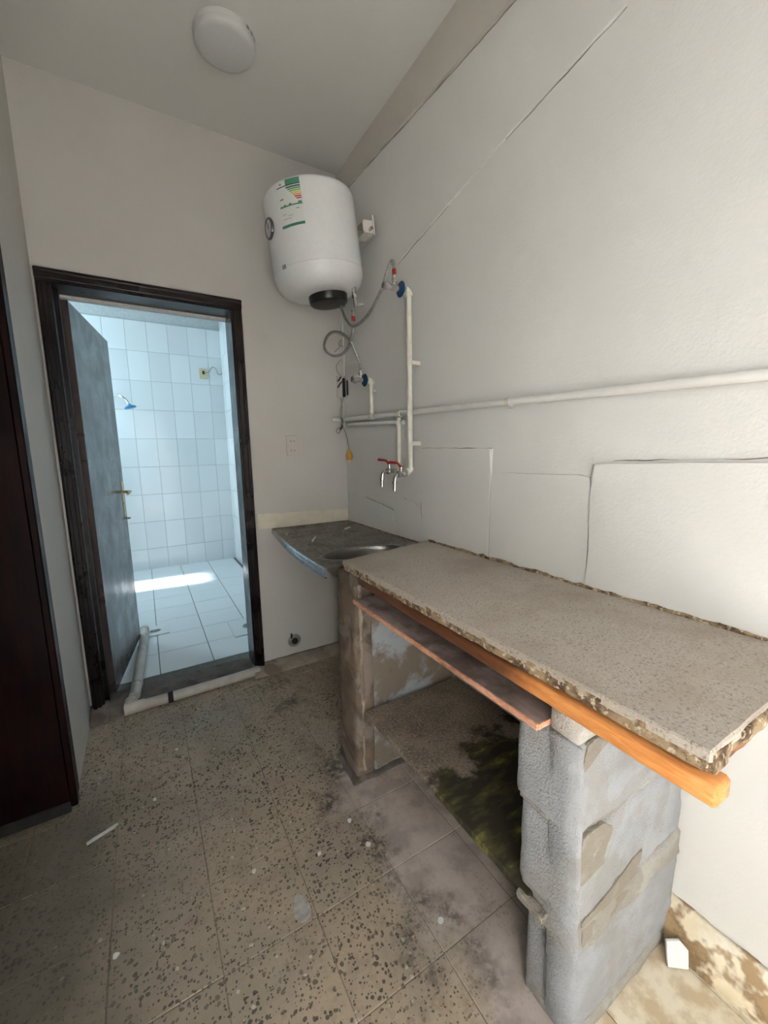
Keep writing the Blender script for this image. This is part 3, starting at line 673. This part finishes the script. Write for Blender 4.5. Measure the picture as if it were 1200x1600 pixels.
# long horizontal pipe
hp = empty('horizontal_pipe', (PX, -1.0, 1.47)); tag(hp, 'long painted water pipe running level along the right wall', 'pipe')
def hz(y): return 1.492-.031*(-y)          # sags slightly towards the camera
bm = bmesh.new(); tube(bm, [(0, y+1.0, hz(y)-1.47) for y in (-.03, -.4, -.8, -1.2, -1.6, -2.0, -2.6, -3.2, YF+.01)], .0125, 14); fin('run', bm, M['painted_pipe'], hp, 'auto')
bm = bmesh.new(); tube(bm, catmull([(0, .955, hz(-.045)-1.47), (-.004, .966, .021), (-.025, .968, .021), (-.085, .968, .022)], 6), .0125, 14); fin('corner_stub', bm, M['painted_pipe'], hp, 'auto')
for y in (-1.335, -2.3): clip(hp, (PX, y, hz(y)), 'y')
for y in (-.375, -.645):
    bm = bmesh.new(); tube(bm, [(0, y+1.0-.022, hz(y)-1.47), (0, y+1.0+.022, hz(y)-1.47)], .0165, 14); fin('tee', bm, M['pvc'], hp, 'auto')
# shorter second pipe below it
sp2 = tubeobj('short_pipe', [(0, .30, .008), (0, .1, .003), (0, -.3, -.018)], .011, M['painted_pipe'], None, 12); sp2.location = (PX+.005, -.38, 1.447)
tag(sp2, 'short painted pipe just under the long pipe beside the corner', 'pipe')
def elbow(bm, c, a, b, r, R=.022):
    c = Vector(c); tube(bm, catmull([c+Vector(a)*R, c+Vector(a)*R*.5+Vector(b)*R*.12, c+Vector(a)*R*.12+Vector(b)*R*.5, c+Vector(b)*R], 5), r, 14)
def riser(name, y, z0, z1, label, clips, feet, px=PX):
    o = empty(name, (px, y, z0)); tag(o, label, 'pipe')
    bm = bmesh.new(); tube(bm, [(0, 0, 0), (0, 0, z1-z0)], .0125, 14); fin('run', bm, M['pvc'], o, 'auto')
    bm = bmesh.new(); elbow(bm, (0, 0, z1-z0), (0, 0, -1), (-1, 0, 0), .0175); fin('elbow', bm, M['pvc'], o, 'auto')
    if feet:
        bm = bmesh.new(); elbow(bm, (0, 0, 0), (0, 0, 1), (-1, 0, 0), .0175); fin('elbow', bm, M['pvc'], o, 'auto')
    for z in clips: clip(o, (px, y, z), 'z', px)
    return o
riser('riser_pipe', -.781, 1.194, 1.981, 'tall white vertical pipe from the upper valve down to the taps', (1.68, 1.325), True, -.047)
riser('riser_pipe', -.375, 1.498, 1.668, 'short white vertical pipe rising to the lower valve near the corner', (1.615,), False)
o = empty('riser_pipe', (PX, -.645, 1.21)); tag(o, 'short white vertical pipe dropping from the long pipe to a tap', 'pipe')
bm = bmesh.new(); tube(bm, [(0, 0, 0), (0, 0, .243)], .0125, 14); fin('run', bm, M['pvc'], o, 'auto')
bm = bmesh.new(); elbow(bm, (0, 0, 0), (0, 0, 1), (-1, 0, 0), .0175); fin('elbow', bm, M['pvc'], o, 'auto')
clip(o, (PX, -.645, 1.43), 'z')
def valve(y, z, label, s=1.0, grp='angle valves', PX=PX):
    o = empty('angle_valve', (PX-.022, y, z)); tag(o, label, 'valve', grp)
    bm = bmesh.new(); tube(bm, [(.002, 0, 0), (-.03*s, 0, 0)], .011, 12); fin('nipple', bm, M['chrome'], o, 'auto')
    latheobj('flange', [(0, -.002), (.012, -.002), (.031, 0), (.033, .003), (.026, .010), (.013, .014), (0, .014)], M['blue_flange'], o, along((-.018*s, 0, 0), (-1, 0, 0)), 28)
    bm = bmesh.new(); tube(bm, [(-.03*s, 0, 0), (-.072*s, 0, 0)], [.0125, .0135], 14); tube(bm, [(-.052*s, 0, 0), (-.052*s, 0, .030)], .0095, 12); tube(bm, [(-.052*s, 0, .022), (-.052*s, 0, .036)], .0125, 6); fin('body', bm, M['chrome'], o, 'auto')
    k = latheobj('knob', [(0, 0), (.010, 0), (.013, .008), (.020, .020), (.020, .034), (.015, .039), (0, .039)], M['knob_grey'], o, along((-.070*s, 0, 0), (-1, 0, 0)), 8)
    latheobj('knob_cap', [(0, .0395), (.012, .0395), (.012, .038)], M['black_plastic'], k, along((-.070*s, 0, 0), (-1, 0, 0)), 12)
    return o
valve(-.781, 1.981, 'chrome angle valve with blue flange on top of the tall pipe', PX=-.047); valve(-.375, 1.668, 'chrome angle valve with blue flange on the short pipe near the corner', .75)
def hose(name, pts, label, sleeves, ends):
    P = catmull(pts, 10); o = empty(name, P[0]); tag(o, label, 'hose', 'braided hoses')
    q = [p-P[0] for p in P]
    bm = bmesh.new(); tube(bm, q, .0075, 10); fin('braided_tube', bm, M['braid'], o, 'auto')
    for i in sleeves:
        bm = bmesh.new(); tube(bm, q[i:i+7], .0095, 10); fin('sleeve', bm, M['red_sleeve'], o, 'auto')
    for i in ends:
        a, b = (q[0], q[3]) if i == 0 else (q[-4], q[-1])
        bm = bmesh.new(); tube(bm, [a, b], .0105, 8); fin('ferrule', bm, M['chrome'], o, 'auto')
V1 = (-.047-.022-.052, -.781, 2.018); V2 = (PX-.022-.039, -.375, 1.705)
hose('braided_hose', [V1, (V1[0], -.780, 2.055), (-.123, -.776, 2.084), (-.126, -.766, 2.090), (-.130, -.742, 2.064), (-.134, -.703, 2.010), (-.139, -.652, 1.965), (-.145, -.594, 1.927), (-.150, -.528, 1.908), (-.155, -.447, 1.908), (-.158, -.378, 1.957), (-.16, -.342, 2.008), (-.156, -.310, 2.045)],
     'braided steel hose arching from the heater up to the upper valve', [4], [0, 1])
hose('braided_hose', [(-.137, -.418, 1.993), (-.138, -.420, 1.97), (-.140, -.422, 1.931), (-.14, -.411, 1.888), (-.14, -.363, 1.837), (-.145, -.302, 1.811), (-.15, -.205, 1.817), (-.155, -.113, 1.856), (-.158, -.086, 1.897), (-.158, -.128, 1.935), (-.158, -.218, 1.937), (-.155, -.32, 1.903), (-.138, -.384, 1.849), (-.105, -.388, 1.783), (V2[0], -.377, 1.74), V2],
     'braided steel hose with one loop running down to the lower valve', [12], [0, 1])
def bibtap(y, z, L, label, PX=PX):
    o = empty('lever_tap', (PX-.02, y, z)); tag(o, label, 'tap', 'lever taps')
    bm = bmesh.new(); tube(bm, [(0, 0, 0), (-.02, 0, 0)], .013, 6); tube(bm, [(-.015, 0, 0), (-.04, 0, 0), (-.05, 0, 0), (-L*.55, 0, 0)], [.010, .010, .0145, .0145], 14)
    tube(bm, catmull([(-L*.5, 0, 0), (-L*.8, 0, -.001), (-L, 0, -.012), (-L-.004, 0, -.035)], 5), .010, 12); fin('body', bm, M['chrome'], o, 'auto')
    bm = bmesh.new(); tube(bm, [(-L-.004, 0, -.03), (-L-.004, 0, -.042), (-L-.005, 0, -.043), (-L-.005, 0, -.075)], [.0125, .0125, .0085, .008], 12); fin('spout', bm, M['chrome'], o, 'auto')
    bm = bmesh.new(); tube(bm, [(-L*.5, 0, .008), (-L*.5, 0, .036)], .008, 10); fin('stem', bm, M['chrome'], o, 'auto')
    bm = bmesh.new(); box(bm, -L*.5-.008, -L*.5+.010, -.009, .009, .034, .039, bev=.001); tube(bm, [(-L*.5-.004, 0, .037), (-L*.5-.02, 0, .052), (-L*.5-.062, 0, .057)], [.006, .0055, .0065], 8); lv = fin('lever', bm, M['red_lever'], o, 'auto'); lv['label'] = 'red lever'
bibtap(-.645, 1.196, .075, 'chrome tap with a red lever, the one nearer the corner'); bibtap(-.781, 1.186, .062, 'chrome tap with a red lever at the foot of the tall pipe', -.047)

# ------------------------------------------------------------------ corner electrics
jb = empty('junction_box', (-.028, -.002, 1.685)); tag(jb, 'old open junction box with black cable ends in the corner', 'junction box')
bm = bmesh.new(); box(bm, -.026, .018, -.020, .0, -.065, .065, bev=.003); fin('box_body', bm, M['paint_band'], jb)
bm = bmesh.new(); box(bm, .004, .018, -.034, -.018, -.06, .052, bev=.003); fin('cable_end', bm, M['wire_black'], jb)
for q in ([(.0, -.022, .03), (-.02, -.035, .012), (-.036, -.045, -.008)], [(-.004, -.022, .058), (-.02, -.03, .04), (-.03, -.034, .03)]):
    fin_ = tubeobj('cable_end', q, .0045, M['wire_black'], jb, 8, 4)
tubeobj('cable_end', [(.024, -.05, .035), (.024, -.05, -.05)], .004, M['wire_black'], jb, 8)
tubeobj('earth_wire', [(.0, -.02, .066), (-.03, -.03, .085), (-.035, -.03, .12), (-.01, -.028, .15), (.005, -.02, .16)], .0022, M['wire_grey'], jb, 6, 6)
tubeobj('earth_wire', [(-.055, -.05, .19), (-.025, -.06, .22), (-.015, -.065, .26), (-.03, -.06, .235), (.0, -.06, .225)], .002, M['wire_grey'], jb, 6, 6)
cd_ = tubeobj('power_cable', [(0, 0, 0), (.002, -.002, -.18), (0, 0, -.30)], .005, M['painted_pipe'], None, 8, 6); cd_.location = (-.014, -.030, 2.05); tag(cd_, 'pale heater cable running down the corner into the junction box', 'cable')
hk = empty('hanging_cable', (-.05, -.026, 1.62)); tag(hk, 'grey cable with a black ring end hanging from the junction box', 'cable')
tubeobj('cable', [(.012, 0, 0), (.006, -.025, -.06), (-.005, -.036, -.13)], .0035, M['wire_grey'], hk, 8, 5)
tubeobj('black_end', [(-.005, -.036, -.125), (-.002, -.038, -.15), (-.004, -.036, -.175), (-.014, -.034, -.192)], .007, M['wire_black'], hk, 8, 5)
tubeobj('wire_ring', [(-.012, -.034, -.188), (-.028, -.035, -.184), (-.042, -.036, -.196), (-.036, -.036, -.214), (-.022, -.035, -.212), (-.012, -.034, -.196)], .0025, M['wire_grey'], hk, 6, 6)
pg = empty('power_plug', (-.055, -.155, 1.285)); tag(pg, 'yellow power plug dangling on a cord in the corner', 'plug')
tubeobj('cord', [(.034, .130, .335), (-.004, .10, .25), (-.006, .085, .20), (.0, .03, .10), (0, 0, .02)], .0035, M['wire_grey'], pg, 8, 6)
latheobj('plug_body', [(0, .022), (.006, .022), (.010, .012), (.018, -.002), (.021, -.02), (.019, -.034), (.015, -.04), (0, -.04)], M['yellow_plug'], pg, n=16)
for s in (-1, 1): tubeobj('pin', [(s*.007, s*.004, -.039), (s*.007, s*.004, -.056)], .0025, M['brass'], pg, 8)

def socket(name, loc, w, h, mat, label, holes, cat='socket'):
    o = empty(name, loc); tag(o, label, cat)
    bm = bmesh.new(); box(bm, -w/2, w/2, -.009, 0, -h/2, h/2, bev=.003, seg=2); fin('plate', bm, M[mat], o)
    for hx, hz_, r in holes:
        bm = bmesh.new(); box(bm, hx-r, hx+r, -.0096, -.0085, hz_-r*1.6, hz_+r*1.6); fin('slot', bm, M['hole_dark'] if mat != 'paint_back' else M['wire_grey'], o)
    return o
so = socket('wall_socket', (-.350, 0, 1.335), .072, .118, 'paint_back', 'painted-over double wall socket between the door frame and the corner', [(-.010, .026, .003), (.010, .026, .003), (-.010, -.028, .003), (.010, -.028, .003)])
sb2 = socket('bathroom_socket', (-.415, BY-.009, 2.222), .080, .115, 'socket_yellow', 'cream wall socket with a loose wire high on the bathroom tiles', [(.004, .012, .012)])
tubeobj('loose_wire', [(.01, -.012, .012), (.06, -.03, .02), (.10, -.04, .075), (.14, -.04, .055), (.155, -.035, .005), (.18, -.03, .0), (.205, -.02, .015)], .004, M['wire_grey'], sb2, 6, 6)
ph = empty('pipe_stub', (-.398, 0, .135)); tag(ph, 'broken drain stub in a ragged hole low on the back wall', 'pipe')
latheobj('hole_rim', [(.012, .001), (.022, .008), (.034, .004), (.042, 0)], M['mortar'], ph, along((0, 0, 0), (0, -1, 0)), 14)
latheobj('pipe_end', [(0, .002), (.013, .002), (.013, .014), (.019, .014), (.019, 0)], M['hole_dark'], ph, along((0, 0, 0), (0, -1, 0)), 16)
bm = bmesh.new(); box(bm, -.024, -.014, -.012, 0, .02, .052, bev=.003); fin('rag', bm, M['hole_dark'], ph)

# ceiling lamp
cl = empty('ceiling_lamp', (-.697, -.505, H)); tag(cl, 'round flush white ceiling lamp, switched off', 'lamp')
latheobj('base', [(0, 0), (.112, 0), (.112, -.012), (.106, -.020)], M['lamp_body'], cl, n=56)
latheobj('diffuser', [(.110, -.012), (.109, -.030), (.104, -.036), (.09, -.040), (0, -.044)], M['lamp_shade'], cl, n=56)
for a in (50, 62, 74):
    A = math.radians(a-105); bm = bmesh.new(); box(bm, -.006, .006, -.0006, .0006, -.005, .005); bm.transform(Matrix.Translation((.1125*math.cos(A), .1125*math.sin(A), -.009)) @ Matrix.Rotation(A+PI/2, 4, 'Z')); fin('print_mark', bm, M['lab_grey'], cl)

# ------------------------------------------------------------------ bathroom things
wp = empty('drain_pipe', (-1.20, .45, .03)); tag(wp, 'white plastic waste pipe lying on the bathroom floor up to the threshold', 'pipe')
def wpp(o): return o
PTS = [(-1.212, 1.03, .022), (-1.222, .70, .030), (-1.238, .40, .036), (-1.250, .16, .040), (-1.262, .02, .042)]
bm = bmesh.new(); tube(bm, [Vector(p)-wp.location for p in PTS], .027, 20); fin('run', bm, M['pvc_old'], wp, 'auto')
for i, t_ in ((0, .03), (1, .12), (3, .0)):
    p = Vector(PTS[i]).lerp(Vector(PTS[i+1]), t_); q = Vector(PTS[i]).lerp(Vector(PTS[i+1]), t_+.22)
    bm = bmesh.new(); tube(bm, [p-wp.location, p.lerp(q, .5 if i != 1 else .12)-wp.location], .0295, 20); fin('collar', bm, M['pvc_old'], wp, 'auto')
tp = empty('threshold_pipe', (-.95, -.045, .02)); tag(tp, 'dirty white waste pipe half buried along the door threshold', 'pipe')
bm = bmesh.new(); tube(bm, [(-.335, .0, .0), (-.2, -.002, .0), (0, -.002, .002), (.2, .0, .004), (.32, .010, .004)], .026, 18); fin('run', bm, M['pvc_old'], tp, 'auto')
bm = bmesh.new(); tube(bm, [(-.355, 0, 0), (-.265, 0, 0)], .030, 18); tube(bm, [(-.33, .0, 0), (-.325, .05, .014)], .030, 18); fin('elbow', bm, M['pvc_old'], tp, 'auto')
bm = bmesh.new(); tube(bm, [(-.16, -.002, 0), (-.135, -.002, 0)], .0285, 18); fin('tape', bm, M['hole_dark'], tp, 'auto')
def drain(loc, w, label, r):
    o = empty('floor_drain', loc); tag(o, label, 'drain', 'bathroom floor drains')
    bm = bmesh.new()
    A = [bm.verts.new((r*math.cos(2*PI*k/24), r*.8*math.sin(2*PI*k/24), .004)) for k in range(24)]
    def sq(k):
        a = 2*PI*k/24; m = max(abs(math.cos(a)), abs(math.sin(a))); return (w*math.cos(a)/m, w*math.sin(a)/m)
    B = [bm.verts.new((*sq(k), .006)) for k in range(24)]; C = [bm.verts.new((*sq(k), -.001)) for k in range(24)]; D = [bm.verts.new((a.co.x*.9, a.co.y*.9, .0012)) for a in A]
    for k in range(24):
        j = (k+1) % 24; bm.faces.new((A[k], A[j], B[j], B[k])); bm.faces.new((B[k], B[j], C[j], C[k])); bm.faces.new((D[k], D[j], A[j], A[k]))
    fin('frame', bm, M['bath_floor_tile'], o)
    latheobj('grate', [(0, .001), (r*.78, .001), (r*.92, .003)], M['mortar'], o, n=24)
    for k in range(-2, 3): boxobj('grate_bar', (-r*.7, r*.7, k*r*.26-.003, k*r*.26+.003, .001, .0035), M['mortar'], o)
drain((-1.145, .985, .0), .09, 'small floor drain at the far end of the waste pipe', .04); drain((-.505, .70, .0), .155, 'larger square floor drain by the right door jamb', .075)
sh = empty('shower_head', (-1.40, BY-.009, 1.90)); tag(sh, 'blue shower head on a thin curved arm over the bathroom floor', 'shower')
tubeobj('arm', [(0, 0, 0), (.03, -.12, .01), (.09, -.22, .01), (.155, -.30, -.005), (.20, -.315, -.04), (.226, -.32, -.092)], .008, M['chrome'], sh, 10, 8)
latheobj('wall_flange', [(0, .012), (.02, .012), (.03, 0)], M['chrome'], sh, along((0, 0, 0), (0, -1, 0)), 20)
latheobj('rose', [(0, 0), (.012, 0), (.016, .012), (.05, .026), (.056, .036), (.05, .040), (0, .040)], M['shower_blue'], sh, along((.224, -.32, -.085), (.25, -.1, -1)), 28)

# ------------------------------------------------------------------ litter
def flake(name, pts, loc, label, mat='paper', cat='litter', h=.003):
    bm = bmesh.new(); prism(bm, [(x, y) for x, y in pts], 2, 0, h); bmesh.ops.triangulate(bm, faces=[f for f in bm.faces if len(f.verts) > 4])
    for v in bm.verts: v.co.z += .0025*noise.noise(v.co*40)*(1 if v.co.z > h*.5 else 0)
    o = fin(name, bm, M[mat]); o.location = loc; return tag(o, label, cat)
flake('paint_flake', [(-.045, -.022), (-.012, -.012), (.03, .004), (.042, .016), (.034, .022), (0, .006), (-.03, -.004), (-.048, -.012)], (-1.345, -.785, .0012), 'long thin white paint flake on the floor by the side door')
flake('plaster_lump', [(.022*math.cos(a*PI/10)*(1-.35*math.sin(a*PI/10)), .040*math.sin(a*PI/10)) for a in range(20)], (-.838, -1.365, .0004), 'white smear of dried plaster in the middle of the floor', 'smear_white', h=.0015)
k = 0
spots = [(-.60, -1.19, .008, 'beside the counter, nearest the post'), (-.585, -1.30, .009, 'in the dark stain by the counter'), (-.735, -1.245, .007, 'on a tile joint left of the counter'), (-.93, -1.19, .006, 'on the middle floor tiles'), (-1.19, -.72, .007, 'on the floor not far from the side door'), (-1.10, -.47, .006, 'on the floor in front of the bathroom door'), (-.52, -1.60, .009, 'beside the foot of the block pillar'), (-1.29, -1.22, .008, 'on the dark floor at the left')]
for x, y, r, lab_ in spots:
    pts = [(r*(.7+.5*random.random())*math.cos(a*PI/4), r*(.7+.5*random.random())*math.sin(a*PI/4)) for a in range(8)]
    flake('paint_chip', pts, (x, y, .001), 'small white paint chip '+lab_, h=.003)
tf = empty('tile_fragment', (-.075, -1.985, 0)); bpy.data.objects.remove(tf)
bm = bmesh.new(); prism(bm, [(-.026, 0), (.022, 0), (.026, .040), (.008, .060), (-.024, .056)], 1, -.004, .004); bmesh.ops.bevel(bm, geom=bm.edges[:], offset=.001, segments=1, affect='EDGES')
tf = fin('tile_fragment', bm, M['bath_tile']); tf.location = (-.078, -1.99, .003); tf.rotation_euler = (math.radians(-20), 0, math.radians(-38)); tag(tf, 'broken white tile piece leaning at the foot of the block pillar', 'tile')
